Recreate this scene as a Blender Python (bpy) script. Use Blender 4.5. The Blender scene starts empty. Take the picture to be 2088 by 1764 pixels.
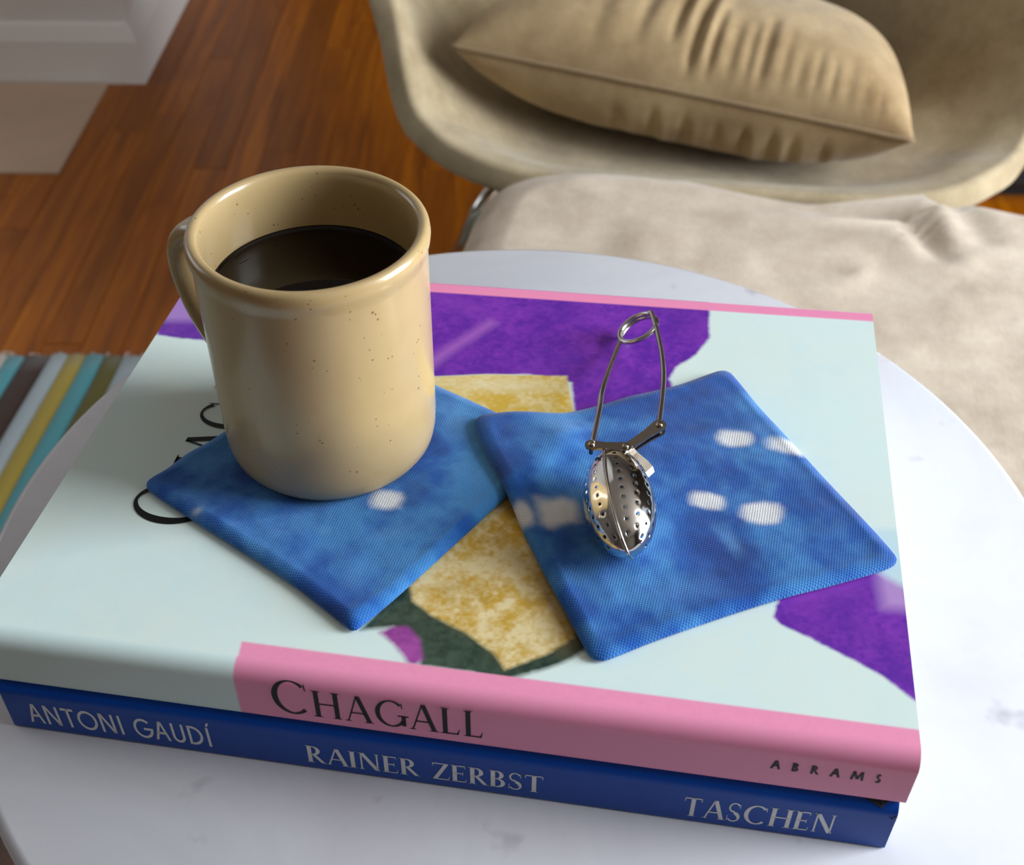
import bpy, bmesh, math, random
import numpy as np
from mathutils import Vector, Matrix

# ------------------------------------------------------------------ camera, light, exposure
scene = bpy.context.scene
col = scene.collection
ZT = 0.70                      # table top
T1, T2 = 0.025, 0.025          # pink book, blue book
ZB = ZT + T1 + T2              # top of the book stack
CAM_Z = ZB + 0.32
F_PX, PITCH, ROLL = 2450.0, math.radians(42.14), math.radians(0.48)
IW, IH = 2088.0, 1764.0

cam_d = bpy.data.cameras.new('camera')
cam_d.sensor_fit = 'HORIZONTAL'; cam_d.sensor_width = 36.0
cam_d.lens = 36.0 * F_PX / IW
cam_d.clip_start = 0.02; cam_d.clip_end = 60
cam_d.dof.use_dof = True; cam_d.dof.focus_distance = 0.44; cam_d.dof.aperture_fstop = 16.0
cam = bpy.data.objects.new('camera', cam_d); col.objects.link(cam)
_f = Vector((0, math.cos(PITCH), -math.sin(PITCH))); _u0 = Vector((0, math.sin(PITCH), math.cos(PITCH))); _r0 = Vector((1, 0, 0))
# image axes rolled about the viewing axis
_r = _r0 * math.cos(ROLL) + _u0 * math.sin(ROLL)
_u = -_r0 * math.sin(ROLL) + _u0 * math.cos(ROLL)
cam.matrix_world = Matrix(((_r.x, _u.x, -_f.x, 0), (_r.y, _u.y, -_f.y, 0), (_r.z, _u.z, -_f.z, CAM_Z), (0, 0, 0, 1)))
scene.camera = cam
CP = Vector((0, 0, CAM_Z))

def ray(px, py):
    return (_f + _r * ((px - IW / 2) / F_PX) + _u * (-(py - IH / 2) / F_PX))
def P(px, py, z):              # the point at height z seen at a pixel
    d = ray(px, py); return CP + d * ((z - CAM_Z) / d.z)
def PV(px, py, pt, n):         # the point of a vertical plane seen at a pixel
    d = ray(px, py); return CP + d * ((pt - CP).dot(n) / d.dot(n))

world = bpy.data.worlds.new('world'); scene.world = world; world.use_nodes = True
world.node_tree.nodes['Background'].inputs[0].default_value = (0.75, 0.87, 1.0, 1)
world.node_tree.nodes['Background'].inputs[1].default_value = 1.0
vs = scene.view_settings
vs.view_transform = 'Standard'; vs.look = 'None'; vs.gamma = 1.0; vs.use_curve_mapping = False
vs.exposure = 0.0

def area(name, loc, direction, sx, sy, watts, colr):
    d = bpy.data.lights.new(name, 'AREA'); d.shape = 'RECTANGLE'; d.size = sx; d.size_y = sy; d.energy = watts; d.color = colr
    o = bpy.data.objects.new(name, d); col.objects.link(o); o.location = loc
    o.rotation_euler = Vector(direction).to_track_quat('-Z', 'Y').to_euler()
    return o
WINR = dict(x=2.30, y0=-0.80, y1=1.30, z0=0.90, z1=2.10)     # window in the right wall
WINL = dict(x=-2.30, y0=0.85, y1=1.95, z0=0.75, z1=2.15)     # window in the left wall, by the hearth
area('window_daylight', (WINR['x'] - .012, (WINR['y0'] + WINR['y1']) / 2, (WINR['z0'] + WINR['z1']) / 2), (-1, 0, 0), 1.2, 2.1, 184, (0.87, 0.935, 1.0))
area('window_daylight_left', (WINL['x'] + .012, (WINL['y0'] + WINL['y1']) / 2, (WINL['z0'] + WINL['z1']) / 2), (1, 0, 0), 1.4, 1.1, 8, (0.95, 0.97, 1.0))

# ------------------------------------------------------------------ helpers
rng = np.random.default_rng(7); random.seed(7)
def srgb(r, g, b):
    f = lambda c: (c / 255 / 12.92) if c / 255 <= 0.04045 else ((c / 255 + 0.055) / 1.055) ** 2.4
    return (f(r), f(g), f(b), 1.0)
def mesh(name, verts, faces, mat=None, parent=None, smooth=True):
    m = bpy.data.meshes.new(name); m.from_pydata([tuple(v) for v in verts], [], [tuple(f) for f in faces]); m.update()
    o = bpy.data.objects.new(name, m); col.objects.link(o)
    if mat: m.materials.append(mat)
    if smooth: m.polygons.foreach_set('use_smooth', [True] * len(m.polygons))
    if parent: attach(o, parent)
    return o
def attach(o, parent):
    o.parent = parent
    o.matrix_parent_inverse = Matrix.Translation(-Vector(parent.location))
def thing(name, label, cat, loc=(0, 0, 0), group=None):
    o = bpy.data.objects.new(name, None); col.objects.link(o); o.location = loc; o.empty_display_size = .05
    return tag(o, label, cat, group)
def tag(o, label, cat, group=None, kind=None):
    o['label'] = label; o['category'] = cat
    if group: o['group'] = group
    if kind: o['kind'] = kind
    return o
def struct(o):
    o['kind'] = 'structure'; return o
def recalc(o):
    bm = bmesh.new(); bm.from_mesh(o.data); bmesh.ops.recalc_face_normals(bm, faces=bm.faces); bm.to_mesh(o.data); bm.free(); return o
def box(name, lo, hi, mat, parent=None, bevel=0.0):
    bm = bmesh.new(); bmesh.ops.create_cube(bm, size=1)
    for v in bm.verts: v.co = Vector([lo[i] + (v.co[i] + .5) * (hi[i] - lo[i]) for i in range(3)])
    if bevel: bmesh.ops.bevel(bm, geom=bm.edges[:], offset=bevel, segments=2, affect='EDGES', profile=.5)
    m = bpy.data.meshes.new(name); bm.to_mesh(m); bm.free(); m.materials.append(mat)
    o = bpy.data.objects.new(name, m); col.objects.link(o)
    if parent: attach(o, parent)
    return o
def lathe(profile, n, centre, close=False):
    V, Fc = [], []; k = len(profile)
    for i in range(n):
        a = 2 * math.pi * i / n
        for r, z in profile: V.append((centre[0] + r * math.cos(a), centre[1] + r * math.sin(a), centre[2] + z))
    for i in range(n):
        j = (i + 1) % n
        for q in range(k - 1 + (1 if close else 0)):
            q2 = (q + 1) % k
            Fc.append((i * k + q, j * k + q, j * k + q2, i * k + q2))
    return V, Fc
def spline(pts, per=8, closed=False):
    pts = [Vector(p) for p in pts]; n = len(pts); out = []
    segs = n if closed else n - 1
    for i in range(segs):
        if closed: p0, p1, p2, p3 = (pts[(i + k - 1) % n] for k in range(4))
        else: p0, p1, p2, p3 = pts[max(i - 1, 0)], pts[i], pts[i + 1], pts[min(i + 2, n - 1)]
        for k in range(per):
            t = k / per
            out.append(.5 * ((2 * p1) + (p2 - p0) * t + (2 * p0 - 5 * p1 + 4 * p2 - p3) * t * t + (3 * p1 - p0 - 3 * p2 + p3) * t ** 3))
    if not closed: out.append(pts[-1])
    return out
def tube(name, path, r, mat, parent=None, n=12, closed=False, rx=None):
    path = [Vector(p) for p in path]; V, Fc = [], []; m = len(path)
    up = Vector((0.13, 0.21, 0.97)).normalized(); prev = None
    for i, p in enumerate(path):
        t = (path[(i + 1) % m] - path[i - 1]) if (closed or 0 < i < m - 1) else (path[1] - path[0] if i == 0 else path[-1] - path[-2])
        t.normalize()
        s = (prev - t * prev.dot(t)) if prev else t.cross(up)
        s.normalize(); prev = s; b = t.cross(s)
        rr = r(i / (m - 1)) if callable(r) else r
        r2 = rr if rx is None else rx
        for k in range(n):
            a = 2 * math.pi * k / n; V.append(p + s * (rr * math.cos(a)) + b * (r2 * math.sin(a)))
    for i in range(m if closed else m - 1):
        for k in range(n):
            j = (i + 1) % m; Fc.append((i * n + k, i * n + (k + 1) % n, j * n + (k + 1) % n, j * n + k))
    if not closed:
        Fc.append(tuple(range(n))[::-1]); Fc.append(tuple(range((m - 1) * n, m * n)))
    return mesh(name, V, Fc, mat, parent)
def vnoise(x, y, scale, seed):        # smooth value noise, -1..1
    r = np.random.default_rng(seed); g = r.uniform(-1, 1, (64, 64))
    u = np.asarray(x) / scale + 500.3; v = np.asarray(y) / scale + 500.7
    i = np.floor(u).astype(int); j = np.floor(v).astype(int); fu = u - i; fv = v - j
    fu = fu * fu * (3 - 2 * fu); fv = fv * fv * (3 - 2 * fv)
    G = lambda a, b: g[a % 64, b % 64]
    return (G(i, j) * (1 - fu) + G(i + 1, j) * fu) * (1 - fv) + (G(i, j + 1) * (1 - fu) + G(i + 1, j + 1) * fu) * fv
def fbm(x, y, scale, seed, octv=4):
    s = 0; a = 1; tot = 0
    for k in range(octv): s = s + a * vnoise(x, y, scale / 2 ** k, seed + k); tot += a; a *= .55
    return s / tot
def set_cols(o, c):                  # print / dye colours, one per vertex (linear)
    at = o.data.color_attributes.new('dye', 'FLOAT_COLOR', 'POINT')
    c4 = np.ones((len(c), 4), np.float32); c4[:, :3] = c; at.data.foreach_set('color', c4.ravel())

# ------------------------------------------------------------------ materials
class N:
    def __init__(s, name):
        s.m = bpy.data.materials.new(name); s.m.use_nodes = True; s.t = s.m.node_tree
        s.b = s.t.nodes['Principled BSDF']; s.n = s.t.nodes; s.tc = None
    def add(s, typ, **kw):
        nd = s.n.new(typ)
        for k, v in kw.items():
            if k in nd.inputs.keys() if isinstance(k, str) else False: nd.inputs[k].default_value = v
            else: setattr(nd, k, v)
        return nd
    def link(s, a, b): s.t.links.new(a, b)
    def obj(s, scale=(1, 1, 1), rot=(0, 0, 0)):
        if not s.tc: s.tc = s.n.new('ShaderNodeTexCoord')
        mp = s.n.new('ShaderNodeMapping'); mp.inputs['Scale'].default_value = scale; mp.inputs['Rotation'].default_value = rot
        s.link(s.tc.outputs['Object'], mp.inputs[0]); return mp.outputs[0]
    def noise(s, scale, detail=4, rough=.5, vec=None, dist=0):
        nd = s.n.new('ShaderNodeTexNoise'); nd.inputs['Scale'].default_value = scale; nd.inputs['Detail'].default_value = detail
        nd.inputs['Roughness'].default_value = rough; nd.inputs['Distortion'].default_value = dist
        s.link(vec if vec is not None else s.obj(), nd.inputs['Vector']); return nd.outputs['Fac']
    def ramp(s, fac, stops, interp='LINEAR'):
        r = s.n.new('ShaderNodeValToRGB'); cr = r.color_ramp; cr.interpolation = interp
        while len(cr.elements) < len(stops): cr.elements.new(.5)
        for e, (p, c) in zip(cr.elements, stops): e.position = p; e.color = c
        s.link(fac, r.inputs[0]); return r.outputs[0]
    def mix(s, fac, a, b, mode='MIX'):
        x = s.n.new('ShaderNodeMix'); x.data_type = 'RGBA'; x.blend_type = mode
        for sock, v in ((x.inputs[0], fac), (x.inputs[6], a), (x.inputs[7], b)):
            if hasattr(v, 'is_output'): s.link(v, sock)
            else: sock.default_value = v
        return x.outputs[2]
    def math(s, op, a, b=0.0):
        x = s.n.new('ShaderNodeMath'); x.operation = op
        for sock, v in ((x.inputs[0], a), (x.inputs[1], b)):
            if hasattr(v, 'is_output'): s.link(v, sock)
            else: sock.default_value = v
        return x.outputs[0]
    def color(s, c):
        if hasattr(c, 'is_output'): s.link(c, s.b.inputs['Base Color'])
        else: s.b.inputs['Base Color'].default_value = c
        return s
    def bump(s, h, strength=.3, dist=.001):
        bp = s.n.new('ShaderNodeBump'); bp.inputs['Strength'].default_value = strength; bp.inputs['Distance'].default_value = dist
        s.link(h, bp.inputs['Height'])
        if s.b.inputs['Normal'].is_linked: s.link(s.b.inputs['Normal'].links[0].from_socket, bp.inputs['Normal'])
        s.link(bp.outputs[0], s.b.inputs['Normal']); return s
    def set(s, rough=.5, metal=0, spec=.5, coat=0, sheen=0):
        i = s.b.inputs; i['Roughness'].default_value = rough; i['Metallic'].default_value = metal; i['Specular IOR Level'].default_value = spec
        i['Coat Weight'].default_value = coat; i['Coat Roughness'].default_value = .12; i['Sheen Weight'].default_value = sheen
        return s
def plain(name, c, rough=.5, metal=0, bump=0, scale=60, var=.08, coat=0, spec=.5):
    n = N(name); c = tuple(c); d = tuple(x * (1 - var) for x in c[:3]) + (1,)
    fac = n.noise(scale, 3)
    n.color(n.mix(fac, c, d)).set(rough, metal, spec, coat)
    if bump: n.bump(fac, bump, .001)
    return n.m

# marble
n = N('marble')
v = n.noise(5, 6, .6, dist=1.2)
c = n.ramp(v, [(0, srgb(176, 176, 186)), (.36, srgb(200, 201, 208)), (.5, srgb(208, 209, 215)), (.66, srgb(201, 200, 207)), (1, srgb(182, 178, 186))])
sp = n.noise(38, 3, .6)
c = n.mix(n.ramp(sp, [(.66, (0, 0, 0, 1)), (.78, (.5, .5, .5, 1))]), c, srgb(150, 142, 153))
n.color(c).set(.22, 0, .5); M_MARBLE = n.m
# glazed stoneware
def stoneware(name):
    n = N(name)
    base = n.mix(n.noise(26, 4, .6), srgb(184, 160, 117), srgb(164, 138, 94))
    vo = n.add('ShaderNodeTexVoronoi'); vo.inputs['Scale'].default_value = 330; n.link(n.obj(), vo.inputs['Vector'])
    thr = n.math('MULTIPLY', n.ramp(n.noise(90, 2), [(.40, (0, 0, 0, 1)), (.72, (1, 1, 1, 1))]), .19)
    dot = n.math('LESS_THAN', vo.outputs['Distance'], thr)
    n.color(n.mix(n.math('MULTIPLY', dot, .75), base, srgb(88, 62, 34))).set(.24, 0, .5, .2)
    n.bump(n.noise(60, 2), .06, .001)
    return n.m
M_MUG = stoneware('stoneware')
n = N('black_tea'); n.color((.006, .0025, .0008, 1)).set(.03, 0, .5); n.b.inputs['IOR'].default_value = 1.33; M_TEA = n.m
# steel
M_STEEL = plain('polished_steel', (.72, .70, .67, 1), .10, 1, 0, 80, .05)
M_WIRE = plain('brushed_steel_wire', (.50, .47, .44, 1), .24, 1, 0, 200, .1)
M_LINK = plain('steel_link', (.42, .37, .31, 1), .22, 1, 0, 200, .1)
M_CHROME = plain('chrome', (.60, .58, .55, 1), .15, 1, 0, 40, .05)
# printed cover, dyed cloth
def dyed(name, rough, weave=None, grain=.05, coat=0, spec=.5):
    n = N(name); a = n.add('ShaderNodeVertexColor'); a.layer_name = 'dye'
    g = n.noise(2600, 2, .7)
    cc = n.mix(grain * 2, a.outputs[0], n.mix(g, (.0, .0, .0, 1), (1, 1, 1, 1)), 'SOFT_LIGHT')
    n.color(cc).set(rough, 0, spec, coat)
    if weave:
        w1 = n.add('ShaderNodeTexWave'); w1.inputs['Scale'].default_value = weave; w1.inputs['Distortion'].default_value = 1.2; w1.inputs['Detail'].default_value = 1
        n.link(n.obj(rot=(0, 0, .25)), w1.inputs['Vector'])
        w2 = n.add('ShaderNodeTexWave'); w2.inputs['Scale'].default_value = weave; w2.inputs['Distortion'].default_value = 1.2; w2.bands_direction = 'Y'; w2.inputs['Detail'].default_value = 1
        n.link(n.obj(rot=(0, 0, .25)), w2.inputs['Vector'])
        h = n.math('MULTIPLY', w1.outputs['Fac'], w2.outputs['Fac'])
        n.bump(h, .55, .0003)
        n.t.nodes.remove(n.t.nodes['Mix']) if False else None
        n.color(n.mix(n.math('MULTIPLY', n.math('SUBTRACT', 1.0, h), .20), cc, n.mix(.65, cc, (.0, .01, .06, 1))))
        n.set(rough, 0, .2, 0, .25)
    return n.m
M_COVER = dyed('printed_jacket', .30, None, .10, 0, .28)
M_CLOTH = dyed('shibori_cotton', .85, 340, .03)
M_PINK = plain('pink_print', srgb(232, 148, 182), .30, 0, 0, 300, .03)
M_PALE = plain('pale_print', srgb(208, 226, 224), .30, 0, 0, 300, .04)
n = N('blue_cover'); n.color(n.mix(n.noise(45, 5, .7), srgb(2, 58, 158), srgb(4, 78, 172))).set(.34, 0, .25); n.bump(n.noise(400, 2), .05, .0004); M_BLUE = n.m
M_PAGES = plain('book_pages', srgb(226, 218, 198), .8, 0, 0, 400, .1)
M_INK = plain('black_ink', srgb(12, 14, 14), .45, spec=.2)
M_INKG = plain('grey_ink', srgb(48, 34, 44), .45, spec=.2)
M_WHITE_INK = plain('white_ink', srgb(228, 228, 228), .45)
M_WORN = plain('worn_board', srgb(22, 24, 30), .8, 0, .4, 900, .6)
# wood
def wood():
    n = N('oak_floorboard'); oi = n.add('ShaderNodeObjectInfo')
    v = n.obj((26, 1.6, 10)); mp = v.node
    sh = n.add('ShaderNodeVectorMath', operation='ADD'); cx = n.add('ShaderNodeCombineXYZ')
    n.link(n.math('MULTIPLY', oi.outputs['Random'], 40.0), cx.inputs[1]); n.link(v, sh.inputs[0]); n.link(cx.outputs[0], sh.inputs[1])
    g = n.noise(1.6, 5, .65, sh.outputs[0], .8)
    c = n.ramp(g, [(.2, srgb(100, 50, 0)), (.5, srgb(164, 88, 0)), (.8, srgb(206, 122, 2))])
    c = n.mix(n.math('MULTIPLY', oi.outputs['Random'], .6), c, srgb(112, 58, 4))
    n.color(c).set(.34, 0, .28); n.bump(g, .06, .001); return n.m
M_WOOD = wood()
# upholstery
def fabric(name, c1, c2, scale=14, rough=.9, fine=500, sheen=.2):
    n = N(name); f = n.noise(scale, 6, .7); g = n.noise(fine, 2, .6, n.obj((1, .25, 1)))
    c = n.mix(n.ramp(f, [(.3, (0, 0, 0, 1)), (.72, (1, 1, 1, 1))]), c1, c2)
    c = n.mix(.25, c, n.mix(g, (.2, .2, .2, 1), (.9, .9, .9, 1)), 'OVERLAY')
    n.color(c).set(rough, 0, .2, 0, sheen); n.bump(g, .2, .001); return n.m
M_SHELL = fabric('chair_wool', srgb(176, 160, 130), srgb(138, 121, 92))
M_PILLOW = fabric('cushion_velvet', srgb(180, 156, 117), srgb(134, 108, 74), 9)
M_LINEN = fabric('ottoman_linen', srgb(208, 192, 173), srgb(172, 154, 134), 16)
M_PIPING = fabric('piping', srgb(132, 110, 80), srgb(120, 98, 70))
M_OTSHELL = plain('ottoman_shell', srgb(176, 168, 130), .45)
M_WALL = plain('white_paint', srgb(226, 222, 218), .6, 0, .02, 8, .03)
M_WALLD = plain('room_paint', srgb(84, 76, 68), .7, 0, .02, 8, .03)
M_CEIL = plain('ceiling_paint', srgb(140, 134, 126), .8, 0, .02, 8, .03)
M_BASEB = plain('baseboard_paint', srgb(228, 222, 216), .5, 0, 0, 8, .04)
M_HEARTH = plain('hearth_stone', srgb(206, 176, 150), .5, 0, .05, 7, .25)
M_BLACK = plain('black_lacquer', srgb(12, 14, 15), .5)
M_GLASS = N('window_glass'); M_GLASS.set(.02, 0, .5); M_GLASS.b.inputs['Transmission Weight'].default_value = 1; M_GLASS = M_GLASS.m

# ------------------------------------------------------------------ room
XL, XR, YB, YF, ZC = -2.3, 2.30, -1.9, 3.7, 2.55
struct(box('ceiling', (XL - .1, YB - .1, ZC), (XR + .1, YF + .1, ZC + .08), M_CEIL))
def wall_with_hole(name, pos, sgn, a0, a1, h):     # slabs round an opening, one wall
    bm = bmesh.new(); th = .12
    def slab(b0, b1, z0, z1):
        r = bmesh.ops.create_cube(bm, size=1)['verts']
        for v in r:
            b = b0 + (v.co.x + .5) * (b1 - b0); z = z0 + (v.co.z + .5) * (z1 - z0); v.co = (pos + sgn * (v.co.y + .5) * th, b, z)
    slab(a0, h[0], 0, ZC); slab(h[1], a1, 0, ZC); slab(h[0], h[1], 0, h[2]); slab(h[0], h[1], h[3], ZC)
    m = bpy.data.meshes.new(name); bm.to_mesh(m); bm.free(); m.materials.append(M_WALLD)
    o = bpy.data.objects.new(name, m); col.objects.link(o); return struct(recalc(o))
wall_with_hole('wall_right', XR, 1, YB, YF, (WINR['y0'], WINR['y1'], WINR['z0'], WINR['z1']))
wall_with_hole('wall_far_left', XL, -1, YB, YF, (WINL['y0'], WINL['y1'], WINL['z0'], WINL['z1']))
struct(box('wall_back', (XL, YB - .12, 0), (XR, YB, ZC), M_WALLD))
struct(box('wall_front', (XL, YF, 0), (XR, YF + .12, ZC), M_WALLD))
def window(name, pos, sgn, lo, hi):
    root = bpy.data.objects.new(name, None); col.objects.link(root); root['kind'] = 'structure'
    (a0, z0), (a1, z1) = lo, hi; t = .04
    def bar(nm, b0, b1, c0, c1, mat, d0, d1):
        x0, x1 = sorted((pos + sgn * d0, pos + sgn * d1)); box(nm, (x0, b0, c0), (x1, b1, c1), mat, root)
    bar('frame_stile', a0, a0 + t, z0, z1, M_BASEB, .02, .07); bar('frame_stile', a1 - t, a1, z0, z1, M_BASEB, .02, .07)
    bar('frame_rail', a0 + t, a1 - t, z0, z0 + t, M_BASEB, .02, .07); bar('frame_rail', a0 + t, a1 - t, z1 - t, z1, M_BASEB, .02, .07)
    bar('pane', a0 + t, a1 - t, z0 + t, z1 - t, M_GLASS, .045, .049)
window('window_1', XR, 1, (WINR['y0'], WINR['z0']), (WINR['y1'], WINR['z1']))
window('window_2', XL, -1, (WINL['y0'], WINL['z0']), (WINL['y1'], WINL['z1']))

# white wall block at the hearth, with baseboard
WX, WY = -0.735, 2.20
struct(box('wall_left', (XL, WY, 0), (WX, YF, ZC), M_WALL, bevel=.004))
bm = bmesh.new()
prof = [(0, 0), (.017, 0), (.017, .085), (.012, .098), (.006, .112), (0, .118)]
path = [(Vector((XL, WY, 0)), Vector((0, -1, 0))), (Vector((WX, WY, 0)), Vector((1, -1, 0))), (Vector((WX, YF, 0)), Vector((1, 0, 0)))]
V = [p + d * w + Vector((0, 0, z)) for p, d in path for w, z in prof]; k = len(prof)
recalc(struct(mesh('baseboard_left', V, [(i * k + q, (i + 1) * k + q, (i + 1) * k + (q + 1) % k, i * k + (q + 1) % k) for i in range(2) for q in range(k)], M_BASEB, None, False)))
HX = P(120, 355, 0).x; HY = P(120, 355, 0).y
tag(box('hearth_slab', (XL + .02, HY, -.012), (HX, WY - .019, .004), M_HEARTH, bevel=.002), 'pinkish beige stone hearth slab at the foot of the white wall', 'hearth')

# floorboards
floor = struct(box('floor', (XL - .1, YB - .1, -.06), (XR + .1, YF + .1, -.012), plain('subfloor', srgb(60, 32, 14), .8)))
PW = 0.0572
restV, restF = [], []
ncol = int((XR - XL) / PW) + 1
shared = {}
for i in range(ncol):
    x0 = HX + (i - int((HX - XL) / PW)) * PW; x1 = x0 + PW - .0005
    if x1 > XR: x1 = XR
    if x0 < XL: x0 = XL
    if x1 - x0 < .01: continue
    y = YB + random.uniform(-.9, 0)
    top = HY - .001 if x1 <= HX + .005 else (YF)
    if x1 <= WX - .02 and x1 > HX + .005: top = WY - .02
    while y < top:
        L = random.choice([.55, .7, .85, 1.0, 1.2]); y0, y1 = max(y, YB), min(y + L - .0012, top); y += L
        if y1 - y0 < .03: continue
        inview = (-1.35 < x1 and x0 < .05 and y1 > .85 and y0 < 3.2) or (.75 < x0 < 1.45 and 1.2 < y0 < 2.6)
        dz = random.uniform(-.0006, .0002)
        if inview:
            key = (round(x1 - x0, 4), round(y1 - y0, 4))
            if key not in shared:
                ob = box('floorboard', (0, 0, -.012), (x1 - x0, y1 - y0, 0), M_WOOD, None, bevel=.0007); shared[key] = ob.data
            else:
                ob = bpy.data.objects.new('floorboard', shared[key]); col.objects.link(ob)
            ob.location = (x0, y0, dz); ob.parent = floor
        else:
            b = len(restV)
            restV += [(x0, y0, -.012), (x1, y0, -.012), (x1, y1, -.012), (x0, y1, -.012), (x0, y0, dz), (x1, y0, dz), (x1, y1, dz), (x0, y1, dz)]
            restF += [tuple(b + q for q in f) for f in ((4, 5, 6, 7), (0, 1, 5, 4), (1, 2, 6, 5), (2, 3, 7, 6), (3, 0, 4, 7))]
r_ = mesh('floorboard_remainder', restV, restF, M_WOOD, floor, False); r_['kind'] = 'stuff'

# striped rug
rug_z = .009
rug = thing('striped_rug', 'striped wool rug of teal, yellow, brown and olive bands on the wood floor', 'rug', (0, .2, 0))
def rugmat(name, c):
    n = N(name); f = n.noise(320, 3, .7); n.color(n.mix(f, c, tuple(x * .72 for x in c[:3]) + (1,))).set(.95, 0, .1, 0, .3)
    n.bump(f, .8, .003); return n.m
RC = dict(cream=srgb(226, 214, 200), teal=srgb(94, 178, 190), brown=srgb(66, 40, 30), ice=srgb(190, 206, 214), yellow=srgb(196, 172, 70), olive=srgb(112, 104, 34), sand=srgb(178, 152, 124))
RM = {k: rugmat('rug_' + k, c) for k, c in RC.items()}
edge_px = [(-38, 'brown'), (-4, 'cream'), (24, 'teal'), (60, 'brown'), (110, 'ice'), (145, 'yellow'), (182, 'teal'), (220, 'olive'), (258, 'ice'), (300, 'sand'), (330, 'teal')]
bounds = [(P(px - 12, 725, rug_z).x, c) for px, c in edge_px]
pre = ['olive', 'teal', 'yellow', 'ice', 'brown', 'teal', 'cream', 'sand']
x = bounds[0][0]; left = []
for k in range(22): x -= .031; left.insert(0, (x, pre[k % 8]))
xx = bounds[-1][0]; right = []
seq = ['brown', 'yellow', 'cream', 'ice', 'olive', 'teal', 'sand']
for k in range(34): xx += .030; right.append((xx, seq[k % 7]))
allb = left + bounds + right + [(xx + .03, None)]
def wob(x, y): return .055 * (y - 1.345) + .030 * ((1.345 - y) / .5) ** 2 * (1 if y < 1.345 else 0) * .25 + .004 * math.sin(9 * y + 7 * x)
RY0, RY1 = -.55, 1.328
for (xa, c), (xb, _) in zip(allb[:-1], allb[1:]):
    ny = 48; V, Fc = [], []
    for j in range(ny + 1):
        y = RY0 + (RY1 - RY0) * j / ny + (random.uniform(-.004, .004) if j in (0, ny) else 0)
        a, b = xa + wob(xa, y), xb + wob(xb, y); m_ = (a + b) / 2
        V += [(a, y, 0), (a, y, rug_z - .0025), (a + .004, y, rug_z - .0005), (m_, y, rug_z + .0005), (b - .004, y, rug_z - .0005), (b, y, rug_z - .0025), (b, y, 0)]
    for j in range(ny):
        for q in range(6): Fc.append((j * 7 + q, j * 7 + q + 1, (j + 1) * 7 + q + 1, (j + 1) * 7 + q))
    Fc.append(tuple(ny * 7 + q for q in range(7))); Fc.append(tuple(range(7))[::-1])
    recalc(mesh('stripe', V, Fc, RM[c], rug))
for k in range(60):      # loose tufts on the end
    x = -1.3 + k * .022 + random.uniform(-.008, .008); p = Vector((x, RY1 - .003, .006))
    L = random.uniform(.006, .02)
    tube('tuft', [p, p + Vector((random.uniform(-.004, .004), L * .6, .001)), p + Vector((random.uniform(-.01, .01), L, -.003))], lambda t: .0022 * (1 - .7 * t), RM['cream'], rug, 5)

# ------------------------------------------------------------------ marble side table
TC, TR = (0.0052, 0.3413), 0.2212
tbl = thing('side_table', 'round white marble side table on a pedestal, carrying the book stack', 'table', (TC[0], TC[1], rug_z))
pr = [(0, -.020), (TR - .006, -.020), (TR - .002, -.0185), (TR, -.015), (TR, -.004), (TR - .0012, -.0012), (TR - .004, 0), (0, 0)]
recalc(mesh('tabletop', *lathe(pr, 160, (TC[0], TC[1], ZT)), M_MARBLE, tbl))
M_BRASS = plain('dark_bronze_metal', srgb(120, 96, 66), .35, 1)
pr = [(0, 0), (.15, 0), (.152, .004), (.148, .010), (.06, .018), (.024, .030), (.0175, .05), (.0165, .30), (.0165, .62 - .02), (.03, .655), (.075, ZT - .02 - rug_z - .006), (.075, ZT - .02 - rug_z + .0005), (0, ZT - .02 - rug_z + .0005)]
recalc(mesh('pedestal', *lathe(pr, 64, (TC[0], TC[1], rug_z)), M_BRASS, tbl))

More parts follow.
